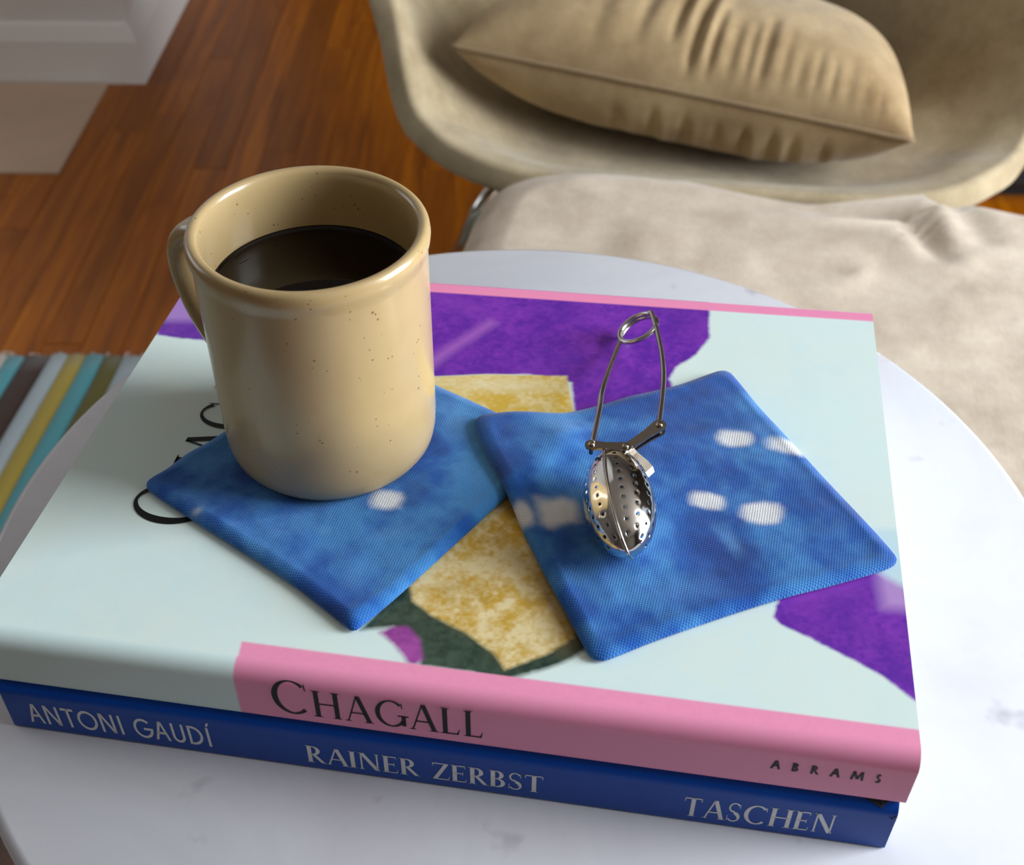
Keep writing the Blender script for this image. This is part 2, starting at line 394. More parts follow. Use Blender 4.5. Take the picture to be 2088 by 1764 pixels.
# ------------------------------------------------------------------ lettering
def glyphs(serif, thick, thin):
    def ln(x0, y0, x1, y1, w):
        d = Vector((x1 - x0, y1 - y0)); nn = Vector((-d.y, d.x)).normalized() * w / 2
        return [[(x0 + nn.x, y0 + nn.y), (x1 + nn.x, y1 + nn.y), (x1 - nn.x, y1 - nn.y), (x0 - nn.x, y0 - nn.y)]]
    def sl(x0, x1, y0, y1, w):        # slanted stroke cut flat at top and bottom
        return [[(x0 - w / 2, y0), (x0 + w / 2, y0), (x1 + w / 2, y1), (x1 - w / 2, y1)]]
    def rc(x0, y0, x1, y1): return [[(x0, y0), (x1, y0), (x1, y1), (x0, y1)]]
    def arc(cx, cy, rx, ry, a0, a1, wf, n=22):
        out = []; pts = []
        for i in range(n + 1):
            a = math.radians(a0 + (a1 - a0) * i / n); w = wf(a); c, s = math.cos(a), math.sin(a)
            pts.append(((cx + rx * c, cy + ry * s), (cx + (rx - w) * c, cy + (ry - w) * s)))
        for (o0, i0), (o1, i1) in zip(pts[:-1], pts[1:]): out.append([o0, o1, i1, i0])
        return out
    hw = lambda a: thin + (thick - thin) * abs(math.cos(a)) ** 1.3
    vw = lambda a: thin + (thick - thin) * abs(math.sin(a)) ** 1.3
    h = .032
    def sf(x, y, w): return ([[(x - w, y), (x + w, y), (x + w * .55, y + h), (x - w * .55, y + h)]] if y < .5 else [[(x - w * .55, y - h), (x + w * .55, y - h), (x + w, y), (x - w, y)]]) if serif else []
    def stem(x, w=None, s=True): return rc(x - (w or thick) / 2, 0, x + (w or thick) / 2, 1) + (sf(x, 0, .5 * (w or thick) + .08) + sf(x, 1, .5 * (w or thick) + .08) if s else [])
    G = {}
    t = thick; s = thin
    G['A'] = (.74, sl(.07, .36, 0, 1, s) + sl(.67, .38, 0, 1, t) + rc(.17, .32, .56, .32 + s) + sf(.07, 0, .10) + sf(.66, 0, .15))
    G['B'] = (.58, stem(.12) + arc(.24, .745, .25, .255, -90, 90, hw) + arc(.26, .27, .28, .27, -90, 90, hw) + rc(.12, 1 - s, .25, 1) + rc(.12, .49, .27, .49 + s) + rc(.12, 0, .27, s))
    ca = (48, 312)
    C = arc(.46, .5, .44, .515, ca[0], ca[1], hw, 36)
    if serif: C = C + [[(.745, .86), (.775, .98), (.79, .72), (.765, .74)]]
    G['C'] = (.82, C)
    G['G'] = (.88, arc(.46, .5, .44, .515, ca[0], 326, hw, 36) + rc(.74, .06, .74 + t * .9, .45) + (sf(.74 + t * .45, .45 + 1, 0) if False else rc(.64, .42, .94 if serif else .80, .42 + max(s, .04))) + ([[(.745, .86), (.775, .98), (.79, .72), (.765, .74)]] if serif else []))
    if not serif: G['G'] = (.90, arc(.48, .5, .46, .515, 45, 355, hw, 36) + rc(.50, .42, .94, .42 + t))
    G['E'] = (.54, stem(.12) + rc(.12, 0, .50, s) + rc(.12, 1 - s, .47, 1) + rc(.12, .49, .40, .49 + s) + ([[(.47, 0), (.50, 0), (.53, .2), (.51, .2)], [(.45, 1), (.48, 1), (.49, .83), (.475, .83)], [(.39, .40), (.41, .40), (.41, .62), (.39, .62)]] if serif else []))
    G['H'] = (.82, stem(.14) + stem(.68) + rc(.14, .49, .68, .49 + s))
    G['I'] = (.28, stem(.14))
    G['L'] = (.54, stem(.14) + rc(.14, 0, .49, s) + ([[(.44, 0), (.50, 0), (.54, .22), (.525, .22)]] if serif else []))
    G['N'] = (.82, rc(.12 - s / 2, 0, .12 + s / 2, 1) + rc(.68 - s / 2, 0, .68 + s / 2, 1) + sl(.68, .14, 0, 1, t * 1.15) + sf(.12, 0, .10) + sf(.10, 1, .10) + sf(.68, 1, .10))
    G['M'] = (.92, sl(.06, .16, 0, 1, t) + sl(.86, .76, 0, 1, t) + sl(.46, .16, .12, 1, t) + sl(.46, .76, .12, 1, t))
    G['O'] = (.98, arc(.49, .5, .47, .51, 0, 360, hw, 48))
    G['D'] = (.80, stem(.12) + arc(.24, .5, .50, .5, -90, 90, hw, 30) + rc(.12, 0, .25, s) + rc(.12, 1 - s, .25, 1))
    G['R'] = (.68, stem(.14) + arc(.26, .735, .26, .265, -90, 90, hw) + rc(.14, 1 - s, .27, 1) + rc(.14, .47, .27, .47 + s) + sl(.60, .29, 0, .48, t) + sf(.61, 0, .10))
    G['S'] = (.52, arc(.26, .745, .21, .265, 35, 270, vw if not serif else (lambda a: s + (t - s) * max(0, -math.sin(a - .9)) ** .8)) + arc(.25, .26, .23, .275, 90, -148, vw if not serif else (lambda a: s + (t - s) * max(0, math.sin(a + .5)) ** .8)) + ([[(.42, .84), (.44, .99), (.45, .72), (.435, .72)], [(.03, .02), (.05, .02), (.055, .30), (.035, .30)]] if serif else []))
    G['T'] = (.66, stem(.33, None, False) + rc(.03, 1 - s, .63, 1) + sf(.33, 0, .15) + ([[(.02, .80), (.04, .80), (.07, 1), (.03, 1)], [(.62, .80), (.64, .80), (.63, 1), (.59, 1)]] if serif else []))
    G['U'] = (.72, rc(.06, .33, .06 + t, 1) + rc(.66 - t, .33, .66, 1) + arc(.36, .33, .30, .335, 180, 360, hw))
    G['Z'] = (.64, rc(.04, 0, .60, s) + rc(.05, 1 - s, .59, 1) + sl(.12, .53, s * .5, 1 - s * .5, t) + ([[(.57, 0), (.60, 0), (.635, .22), (.615, .22)], [(.05, 1), (.09, 1), (.05, .80), (.035, .80)]] if serif else []))
    G['Í'] = (.28, stem(.14) + [[(.11, 1.06), (.19, 1.06), (.30, 1.26), (.19, 1.26)]])
    G[' '] = (.34, [])
    return G
def lettering(name, text, font, p0, p1, up, cap, mat, parent, track=.1, first=None, off=Vector((0, 0, 0))):
    # p0..p1: baseline run; up: unit vector; cap: cap height; first: height factor of the first letter
    lay = []; x = 0
    for i, ch in enumerate(text):
        w, polys = font[ch]; k = first if (first and i == 0) else 1.0
        lay.append((x, k, polys)); x += w * k + track
    x -= track
    d = (p1 - p0) / x; V, Fc = [], []
    for ox, k, polys in lay:
        for poly in polys:
            b = len(V)
            for q in poly: V.append(p0 + d * (ox + q[0] * k) + up * (q[1] * k * cap) + off)
            Fc.append(tuple(range(b, b + len(poly))))
    o = mesh(name, V, Fc, mat, parent, False)
    bm = bmesh.new(); bm.from_mesh(o.data)
    nrm = d.normalized().cross(up)
    for f in bm.faces:
        f.normal_update()
        if f.normal.dot(nrm) < 0: f.normal_flip()
    bm.to_mesh(o.data); bm.free()
    return o
FT = glyphs(True, .135, .045)       # titling capitals
FR = glyphs(True, .15, .06)         # roman
FS = glyphs(False, .125, .125)      # geometric sans
FB = glyphs(False, .21, .21)        # bold sans

# ------------------------------------------------------------------ books
NL, NR, FR_, FL = Vector((-.1823, .2508, 0)), Vector((.1262, .2050, 0)), Vector((.1607, .4349, 0)), Vector((-.1465, .4671, 0))
def lerp(a, b, t): return a + (b - a) * t
EX = (NR - NL).normalized()                     # along the spine
EN = Vector((EX.y, -EX.x, 0))                   # out of the spine
def case(name, quad, ztop, zbot, mat, parent, r_top, r_bot, board=.0028, nu=40):
    nl, nr, fr, fl = quad
    # case-bound cover as one wrap: upper board, rounded spine, lower board (outer skin and inner skin)
    out = [];
    def prof(ins):
        zt, zb = ztop - ins, zbot + ins; rt, rb = max(r_top - ins, .0006), max(r_bot - ins, .0006); pts = []
        for k in range(9):
            a = math.pi / 2 * k / 8; pts.append((-ins - rt + rt * math.sin(a), zt - rt + rt * math.cos(a)))
        for k in range(9):
            a = math.pi / 2 * k / 8; pts.append((-ins - rb + rb * math.cos(a), zb + rb - rb * math.sin(a)))
        return pts
    o_, i_ = prof(0), prof(board)
    V = []; rows = []
    ring = [('F', ztop)] + [('S', p) for p in o_] + [('F', zbot)] + [('F', zbot + board)] + [('S', p) for p in i_[::-1]] + [('F', ztop - board)]
    for u in (0.0, .004, .5, .996, 1.0):
        n0, f0 = lerp(nl, nr, u), lerp(fl, fr, u); row = []
        e = .0006 if u in (0.0, 1.0) else 0
        for kind, p in ring:
            if kind == 'F': row.append(Vector((f0.x, f0.y, p)))
            else: row.append(n0 + EN * p[0] + Vector((0, 0, p[1])))
        rows.append(row)
    k = len(ring); V = [v for r in rows for v in r]; Fc = []
    for i in range(4):
        for q in range(k): Fc.append((i * k + q, (i + 1) * k + q, (i + 1) * k + (q + 1) % k, i * k + (q + 1) % k))
    half = k // 2
    for i in (0, 4):
        for q in range(half - 1 + 1):
            a, b = q, q + 1; c, d_ = k - 1 - (q + 1), k - 1 - q
            if b <= c: Fc.append((i * k + a, i * k + b, i * k + c, i * k + d_))
    o = mesh(name, V, Fc, mat, parent, True); recalc(o)
    return o
def auto_smooth(o, ang=40):
    bm = bmesh.new(); bm.from_mesh(o.data)
    for e in bm.edges:
        if len(e.link_faces) == 2 and e.calc_face_angle(0) > math.radians(ang): e.smooth = False
    bm.to_mesh(o.data); bm.free()

# blue book below
bb = thing('blue_book', 'thick blue hardback with white spine lettering, under the pink-banded art book on marble', 'book', (0, .33, ZT))
bq = [NL + EX * .0045 + EN * .0012, NR - EX * .0012 + EN * .0012, FR_ + Vector((-.004, -.006, 0)), FL + Vector((.005, -.006, 0))]
auto_smooth(case('cover', bq, ZT + T2, ZT, M_BLUE, bb, .0055, .0012))
def pages(quad, z0, z1, parent):
    c = sum(quad, Vector()) / 4; q = [c + (p - c) * .975 for p in quad]
    n_ = 7; V = []; Fc = []
    for z in (z0, z1): V += [Vector((p.x, p.y, z)) for p in q]
    Fc = [(0, 1, 2, 3), (4, 5, 6, 7), (0, 1, 5, 4), (1, 2, 6, 5), (2, 3, 7, 6), (3, 0, 4, 7)]
    return recalc(mesh('page_block', V, Fc, M_PAGES, parent, False))
pages(bq, ZT + .0029, ZT + T2 - .0029, bb)
bpt = bq[0]; off = EN * .00012
def spine_text(name, text, font, a, b, cap, mat, parent, pt, track, first=None):
    p0, p1 = PV(a[0], a[1], pt, EN), PV(b[0], b[1], pt, EN)
    return lettering(name, text, font, p0, p1, Vector((0, 0, 1)), cap, mat, parent, track, first, EN * .00012)
spine_text('author_lettering', 'ANTONI GAUDÍ', FS, (65, 1471), (437, 1523), .0113, M_WHITE_INK, bb, bpt, .07)
spine_text('author_lettering', 'RAINER ZERBST', FR, (627, 1552), (1108, 1617), .0100, M_WHITE_INK, bb, bpt, .05)
spine_text('publisher_lettering', 'TASCHEN', FR, (1390, 1661), (1698, 1700), .0112, M_WHITE_INK, bb, bpt, .07)
# worn corner: frayed dark board where the blue cloth has gone
zc = ZT + T2
wc = bq[1]
V = [wc - EX * .0145 - EN * .004 + Vector((0, 0, T2 + .00012)), wc - EX * .002 - EN * .004 + Vector((0, 0, T2 + .00012)), wc - EX * .0004 - EN * .0002 + Vector((0, 0, T2 - .0043)), wc - EX * .0016 + EN * .00012 + Vector((0, 0, T2 - .0062)), wc - EX * .006 - EN * .0012 + Vector((0, 0, T2 - .0019)), wc - EX * .0105 - EN * .0026 + Vector((0, 0, T2 - .0003))]
V = [v + EN * .0002 + Vector((0, 0, ZT)) for v in V]
mesh('worn_corner', V, [(0, 1, 4, 5), (1, 2, 3, 4)], M_WORN, bb, False)['label'] = 'frayed dark corner of the blue cover'

# art book above
ab = thing('art_book', 'large pale blue art book with pink spine band, stacked on the blue book', 'book', (0, .33, ZT + T2))
aq = [NL, NR, FR_, FL]
auto_smooth(case('cover', aq, ZB - .00015, ZT + T2, M_PALE, ab, .0062, .0030))
pages(aq, ZT + T2 + .0029, ZB - .0031, ab)
# printed top sheet of the jacket: a fine grid whose vertices carry the printed colours
IN = .0062
NX, NY = 620, 470
q0, q1, q2, q3 = NL - EN * IN, NR - EN * IN, FR_, FL
uu, vv = np.meshgrid(np.linspace(0, 1, NX), np.linspace(0, 1, NY))
def bil(c): return (q0[c] * (1 - uu) + q1[c] * uu) * (1 - vv) + (q3[c] * (1 - uu) + q2[c] * uu) * vv
GX, GY = bil(0), bil(1)
def sdf(poly_px, x, y, zz=ZB):                  # signed distance (m) to a polygon traced on the cover, inside negative
    pts = [P(a, b, zz) for a, b in poly_px]; px = np.array([p.x for p in pts]); py = np.array([p.y for p in pts])
    d = np.full(x.shape, 1e9); ins = np.zeros(x.shape, bool)
    for i in range(len(px)):
        j = (i + 1) % len(px); ex, ey = px[j] - px[i], py[j] - py[i]; wx, wy = x - px[i], y - py[i]
        t = np.clip((wx * ex + wy * ey) / (ex * ex + ey * ey), 0, 1); d = np.minimum(d, (wx - t * ex) ** 2 + (wy - t * ey) ** 2)
        cr = ((py[i] > y) != (py[j] > y)); xi = ex * (y - py[i]) / (ey if abs(ey) > 1e-12 else 1e-12) + px[i]
        ins ^= cr & (x < xi)
    return np.where(ins, -np.sqrt(d), np.sqrt(d))
def L3(*c): return np.array(srgb(*c)[:3])
def paint(colr, mask, c): return colr * (1 - mask[..., None]) + c * mask[..., None]
n1 = fbm(GX, GY, .03, 1, 5); n2 = fbm(GX, GY, .006, 11, 4); n3 = fbm(GX, GY, .0016, 21, 2); n4 = fbm(GX, GY, .014, 31, 4)
C = np.ones(GX.shape + (3,)) * L3(214, 234, 232)
C = paint(C, np.clip(.5 + 1.1 * n1 + .3 * n3, 0, 1) * .55, L3(220, 231, 220)); C = paint(C, np.clip(.9 * n4 + .3 * n2, 0, 1) * .5, L3(200, 228, 232))
def blob(poly, soft, wobble=.0004): return np.clip(.5 - (sdf(poly, GX, GY) + wobble * (n2 + .5 * n3)) / soft, 0, 1)
def mottle(a, b, k=1.0, s=None): 
    f = np.clip(.5 + k * (.7 * n2 + .5 * n3 + .5 * (n4 if s is None else s)), 0, 1)[..., None]; return a * (1 - f) + b * f
purple = mottle(L3(98, 42, 160), L3(132, 58, 178)); purple = purple * (1 - .5 * np.clip(n1 + .3 * n2, 0, 1)[..., None]) + L3(70, 40, 140) * .5 * np.clip(n1 + .3 * n2, 0, 1)[..., None]
C = paint(C, blob([(300, 520), (700, 540), (1446, 600), (1447, 690), (1420, 722), (1380, 748), (1364, 772), (1378, 805), (1400, 900), (1180, 900), (1165, 780), (1080, 764), (990, 763), (890, 768), (700, 745), (412, 693), (372, 690), (320, 683)], .0016), purple)
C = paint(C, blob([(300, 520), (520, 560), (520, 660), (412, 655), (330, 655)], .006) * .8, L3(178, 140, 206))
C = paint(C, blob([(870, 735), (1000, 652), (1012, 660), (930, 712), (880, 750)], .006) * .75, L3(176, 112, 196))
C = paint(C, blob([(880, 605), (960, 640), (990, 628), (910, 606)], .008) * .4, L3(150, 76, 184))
cream = mottle(L3(222, 204, 150), L3(206, 172, 72), 1.1)
C = paint(C, blob([(560, 800), (880, 769), (990, 764), (1080, 765), (1156, 767), (1172, 850), (1180, 930), (900, 930), (640, 900)], .0014), cream)
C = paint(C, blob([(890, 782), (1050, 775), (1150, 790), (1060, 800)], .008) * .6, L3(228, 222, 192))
# stand-in colour fields between the cloths
dark = mottle(L3(38, 56, 48), L3(66, 84, 70))
C = paint(C, blob([(735, 1285), (800, 1210), (840, 1150), (1000, 1030), (1190, 1190), (1230, 1300), (1150, 1352), (1040, 1385), (950, 1370), (858, 1358), (845, 1315), (800, 1278)], .0022), dark)
C = paint(C, blob([(775, 1290), (800, 1278), (832, 1278), (858, 1305), (862, 1345), (846, 1356), (832, 1352), (805, 1316)], .0022), mottle(L3(140, 60, 140), L3(164, 76, 160)))
ochre = mottle(L3(226, 208, 160), L3(198, 160, 64), 1.2)
C = paint(C, blob([(836, 1195), (900, 1120), (960, 1040), (1080, 960), (1200, 1180), (1170, 1300), (1115, 1335), (1030, 1365), (1010, 1335), (950, 1290), (880, 1255), (842, 1225)], .0018), ochre)
C = paint(C, np.clip(n4 * 1.3 - .1, 0, 1) * blob([(850, 1190), (1040, 1040), (1150, 1200), (1060, 1340)], .02) * .6, L3(150, 130, 84))
C = paint(C, blob([(1060, 1130), (1130, 1180), (1200, 1290), (1150, 1320), (1090, 1230)], .012) * .75, mottle(L3(132, 108, 66), L3(110, 84, 44)))
C = paint(C, blob([(1020, 1030), (1060, 1020), (1100, 1060), (1050, 1055)], .006) * .8, L3(70, 36, 24))
C = paint(C, blob([(1577, 1258), (1600, 1180), (1780, 1120), (1890, 1200), (1890, 1448), (1800, 1378), (1690, 1320), (1592, 1272)], .0014), purple)
C = paint(C, blob([(1785, 1160), (1850, 1150), (1860, 1245), (1800, 1240)], .006) * .85, L3(186, 150, 206))
C = paint(C, blob([(1600, 1195), (1780, 1150), (1775, 1190), (1640, 1240)], .008) * .5, L3(150, 66, 180))
C = paint(C, blob([(1780, 1080), (1880, 1080), (1880, 1205), (1830, 1190), (1780, 1160)], .004), L3(196, 222, 226))
pinkm = blob([(493, 1308), (1869, 1487.8), (1990, 1503), (1990, 1700), (440, 1520)], .0008, 0)
C = paint(C, pinkm, L3(238, 150, 184) * (1 + .03 * n3[..., None]))
pinkf = blob([(300, 536.5), (882.7, 577.4), (1777, 639.6), (1900, 648), (1900, 664), (1780, 655.5), (884, 595.5), (300, 556)], .0008, 0)
C = paint(C, pinkf, L3(240, 146, 184))
# the sheet goes on round the spine: extra rows that follow the spine profile
rt, rb = .0062, .0030; pr = []
for k in range(1, 15):
    a = math.pi / 2 * k / 14; pr.append((-rt + rt * math.sin(a), ZB - rt + rt * math.cos(a)))
for k in range(1, 13): pr.append((0, ZB - rt - (T1 - rt - rb) * k / 12))
for k in range(1, 9):
    a = math.pi / 2 * k / 8; pr.append((-rb + rb * math.cos(a), ZT + T2 + rb - rb * math.sin(a)))
us = np.linspace(0, 1, NX)
tl = (P(478, 1350, ZB) - NL).dot(EX) / (NR - NL).length
spx, spy, spz = [], [], []; SC = []
isp = np.clip(.5 + (us - tl) * (NR - NL).length / .0008, 0, 1)[:, None]
for w, z in pr[::-1]:
    spx.append(NL.x + (NR.x - NL.x) * us + EN.x * (w + .0001)); spy.append(NL.y + (NR.y - NL.y) * us + EN.y * (w + .0001)); spz.append(np.full(NX, z))
    SC.append(L3(212, 232, 230) * (1 - isp) + L3(238, 150, 184) * isp)
AX, AY = np.vstack([np.array(spx), GX]), np.vstack([np.array(spy), GY]); AZ = np.vstack([np.array(spz), np.full(GX.shape, ZB)])
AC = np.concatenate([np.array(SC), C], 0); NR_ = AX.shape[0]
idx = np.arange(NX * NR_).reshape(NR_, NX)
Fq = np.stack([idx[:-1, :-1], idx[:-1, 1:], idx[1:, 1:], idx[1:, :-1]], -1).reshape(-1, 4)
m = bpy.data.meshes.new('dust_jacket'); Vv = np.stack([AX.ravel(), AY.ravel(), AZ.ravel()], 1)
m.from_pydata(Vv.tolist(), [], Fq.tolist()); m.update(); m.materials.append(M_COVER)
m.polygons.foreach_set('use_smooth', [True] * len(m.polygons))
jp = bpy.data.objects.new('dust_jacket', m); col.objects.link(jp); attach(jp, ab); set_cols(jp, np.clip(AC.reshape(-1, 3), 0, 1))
jp['label'] = 'pale blue printed jacket with a pink spine band and purple, ochre and dark green patches'
spt = NL + EN * .0001
spine_text('title_lettering', 'CHAGALL', FT, (559, 1449), (985, 1505), .0142, M_INK, ab, spt, .09, 1.28)
spine_text('publisher_lettering', 'ABRAMS', FB, (1570, 1566), (1795, 1597), .0046, M_INKG, ab, spt, .85)
# title running up the cover
a0 = P(338, 1066, ZB); ed = (FL - NL).normalized(); upv = Vector((-ed.y, ed.x, 0))
base = P(402, 1080, ZB + .0001)
lettering('title_lettering', 'CHAGALL', FT, base, base + ed * .1085, upv, .0215, M_INK, ab, .09, 1.3, Vector((0, 0, .00022)))

# ------------------------------------------------------------------ cloth coasters
def coaster(name, label, outline, T, seed, spots, light, zf):
    root = thing(name, label, 'coaster', (0, 0, 0), None)
    pts = [P(a, b, ZB + T * .6) for a, b in outline]
    bd = spline(pts, 10, True)
    # resample evenly
    L = [0]
    for i in range(len(bd)): L.append(L[-1] + (bd[(i + 1) % len(bd)] - bd[i]).length)
    n = 320; bx = []
    for i in range(n):
        s = L[-1] * i / n; j = max(k for k in range(len(bd)) if L[k] <= s)
        bx.append(bd[j].lerp(bd[(j + 1) % len(bd)], (s - L[j]) / (L[j + 1] - L[j])))
    cx = sum((p.x for p in bx)) / n; cy = sum((p.y for p in bx)) / n
    root.location = (cx, cy, ZB)
    B = np.array([(p.x - cx, p.y - cy) for p in bx])
    rho = np.concatenate([np.linspace(0.02, .90, 66), 1 - .10 * (1 - np.linspace(0, 1, 22)[1:]) ** 1.6])
    X = cx + rho[:, None] * B[None, :, 0]; Y = cy + rho[:, None] * B[None, :, 1]
    R = np.repeat(rho[:, None], n, 1)
    prof = np.sqrt(np.clip(1 - R ** 26, 0, 1))
    basez = zf(X, Y) if zf else np.zeros_like(X)
    wr = .0007 * fbm(X, Y, .03, seed, 3) + .00022 * fbm(X, Y, .008, seed + 9, 3)
    # ridge where the seam allowance lies inside the edge
    ridge = .0005 * np.exp(-((1 - R) / .055 - 1.0) ** 2 * 1.2)
    seamz = T * .36
    Zt_ = ZB + basez + seamz + (T - seamz) * prof + (wr + ridge) * prof * np.clip((1 - R) * 12, 0, 1)
    Zb_ = ZB + basez + seamz - (seamz - .00015) * prof
    def panel(nm, Z, flip):
        V = np.stack([X.ravel(), Y.ravel(), Z.ravel()], 1); V = np.vstack([V, [[cx, cy, Z[0].mean()]]]); m_ = len(rho); Fc = []
        for i in range(m_ - 1):
            for k in range(n): Fc.append((i * n + k, i * n + (k + 1) % n, (i + 1) * n + (k + 1) % n, (i + 1) * n + k))
        for k in range(n): Fc.append((k, m_ * n, (k + 1) % n))
        if flip: Fc = [f[::-1] for f in Fc]
        o = mesh(nm, V.tolist(), Fc, M_CLOTH, root)
        x, y = V[:, 0], V[:, 1]
        f1 = fbm(x, y, .028, seed + 3, 4); f2 = fbm(x, y, .008, seed + 5, 4)
        c = np.ones((len(x), 3)) * L3(14, 84, 168)
        w = np.clip(.35 + 1.3 * f1 + .9 * f2, 0, 1)[:, None]; c = c * (1 - w) + L3(62, 132, 198) * w
        w = np.clip(-.15 - 1.8 * f1 + .7 * f2, 0, 1)[:, None] * .8; c = c * (1 - w) + L3(6, 52, 128) * w
        for a, b, ra, rb, ang, st in light + spots:
            p = P(a, b, ZB + T); px = P(a + 10, b, ZB + T); sc = (px - p).length / 10
            dx, dy = (x - p.x) / sc, (y - p.y) / sc; ca, sa = math.cos(ang), math.sin(ang)
            u_, v_ = (dx * ca + dy * sa) / ra, (-dx * sa + dy * ca) / rb
            d = np.maximum(np.abs(u_), np.abs(v_)) * .45 + np.hypot(u_, v_) * .55 + .30 * f2
            soft = .8 if st > .8 else 1.2
            mk = np.clip((1 - d) / soft + .5 * (st > .8), 0, 1); mk = (mk * mk * (3 - 2 * mk) * min(st, 1))[:, None]
            c = c * (1 - mk) + (L3(222, 224, 228) if st > .6 else L3(98, 156, 210)) * mk
        set_cols(o, np.clip(c, 0, 1)); return o
    panel('front_panel', Zt_, False); panel('back_panel', Zb_, True)
    return root
T_C = .0042
c1_out = [(302, 978), (299, 992), (312, 1004), (390, 1056), (480, 1113), (600, 1192), (704, 1274), (718, 1282), (734, 1276), (800, 1222), (880, 1150), (960, 1077), (1022, 1020), (1090, 960), (1140, 915), (1143, 902), (1128, 893), (1040, 853), (960, 816), (890, 785), (800, 744), (722, 706), (706, 702), (690, 708), (600, 772), (450, 884), (380, 925), (340, 955)]
c2_out = [(972, 869), (970, 884), (984, 922), (1010, 972), (1040, 1030), (1075, 1100), (1112, 1172), (1150, 1240), (1182, 1300), (1202, 1333), (1220, 1343), (1245, 1340), (1320, 1310), (1400, 1281), (1500, 1247), (1600, 1216), (1700, 1190), (1790, 1164), (1822, 1151), (1829, 1140), (1824, 1128), (1780, 1078), (1680, 972), (1600, 884), (1550, 830), (1502, 772), (1486, 757), (1468, 755), (1440, 764), (1390, 782), (1330, 797), (1280, 808), (1220, 826), (1160, 840), (1080, 850), (1010, 858), (985, 861)]
coaster('cloth_coaster', 'indigo tie-dyed cloth coaster under the tan mug', c1_out, T_C, 40,
        [(790, 1020, 34, 26, 0, 1.0), (402, 1042, 20, 14, .5, .7)],
        [(660, 1082, 26, 18, 0, .55), (800, 1085, 60, 34, .2, .45), (930, 860, 60, 90, .2, .4), (720, 1180, 40, 60, 0, .3)], None)
def lift(X, Y):      # the second coaster climbs over the corner of the first
    d = sdf(c1_out, X, Y, ZB + T_C * .6)
    t = np.clip(.5 - (d - .007) / .020, 0, 1); return .0043 * t * t * (3 - 2 * t)
coaster('cloth_coaster', 'indigo tie-dyed cloth coaster with white spots, under the steel tea infuser', c2_out, T_C, 60,
        [(1497, 893, 33, 23, -.1, 1.0), (1600, 908, 38, 22, -.25, .95), (1442, 1020, 33, 22, -.25, 1.0), (1553, 1046, 38, 29, 0, 1.0), (1138, 1042, 44, 38, .1, .95), (1066, 1052, 22, 30, .3, .9)],
        [(1490, 1100, 30, 80, .4, .55), (1400, 1200, 130, 60, .2, .35), (1550, 870, 60, 40, .2, .35), (1120, 1040, 110, 60, .1, .6)], lift)

# ------------------------------------------------------------------ mug and tea
MC = Vector((-.0695, .3466, ZB + T_C + .0002)); MH = CAM_Z - .22 - MC.z; MR = .0402
mug = thing('mug', 'speckled tan stoneware mug of dark tea, standing on a blue cloth coaster', 'mug', tuple(MC))
pr = [(0, .0022), (.030, .0022), (.0325, .0004), (.0345, .0001), (.0372, .0012), (.0391, .0042), (MR - .0003, .0085), (MR, .014), (MR, MH * .5), (MR, MH - .0105), (MR + .0002, MH - .0085), (MR + .0009, MH - .0062), (MR + .0012, MH - .0038)]
for k in range(1, 10):
    a = math.pi * k / 10; pr.append((MR - .0012 + .0023 * math.cos(a), MH - .0026 + .0026 * math.sin(a)))
ri = MR - .0038
pr += [(ri, MH - .005), (ri, MH - .010), (ri, .012), (ri - .003, .0075), (ri - .008, .0062), (0, .006)]
bo = mesh('body', *lathe(pr, 128, MC), M_MUG, mug); recalc(bo)
vd = (CP - MC); vd.z = 0; vd.normalize(); leftd = Vector((vd.y, -vd.x, 0))
if leftd.x > 0: leftd = -leftd
ha = math.radians(48); hd = leftd * math.cos(ha) - vd * math.sin(ha)
hp = [(MR - .0018, .070), (MR + .010, .0735), (MR + .022, .070), (MR + .030, .060), (MR + .030, .046), (MR + .024, .031), (MR + .013, .020), (MR - .0018, .014)]
pathh = spline([MC + hd * r + Vector((0, 0, z)) for r, z in hp], 8)
sd = Vector((-hd.y, hd.x, 0)); V, Fc = [], []; nn_ = 16
for i, p in enumerate(pathh):
    t = (pathh[min(i + 1, len(pathh) - 1)] - pathh[max(i - 1, 0)]).normalized(); b = t.cross(sd)
    fl_ = abs(i / (len(pathh) - 1) - .5) * 2; wd = .0075 + .0025 * fl_ ** 4; th = .0046 + .0022 * fl_ ** 5
    for k in range(nn_):
        a = 2 * math.pi * k / nn_; c_, s_ = math.cos(a), math.sin(a)
        V.append(p + sd * wd * math.copysign(abs(c_) ** .8, c_) + b * th * math.copysign(abs(s_) ** .8, s_))
for i in range(len(pathh) - 1):
    for k in range(nn_): Fc.append((i * nn_ + k, i * nn_ + (k + 1) % nn_, (i + 1) * nn_ + (k + 1) % nn_, (i + 1) * nn_ + k))
recalc(mesh('handle', V, Fc, M_MUG, mug))
LZ = CAM_Z - .2445 - MC.z
pr = [(0, LZ)] + [(ri * t, LZ) for t in (.3, .6, .85, .93)] + [(ri * .965, LZ + .0002), (ri * .985, LZ + .0007), (ri + .0003, LZ + .0018), (ri + .0003, LZ - .004), (ri - .001, .013), (0, .0125)]
tea = recalc(mesh('tea', *lathe(pr, 128, MC), M_TEA)); tag(tea, 'dark brown tea filling the tan mug', 'tea')

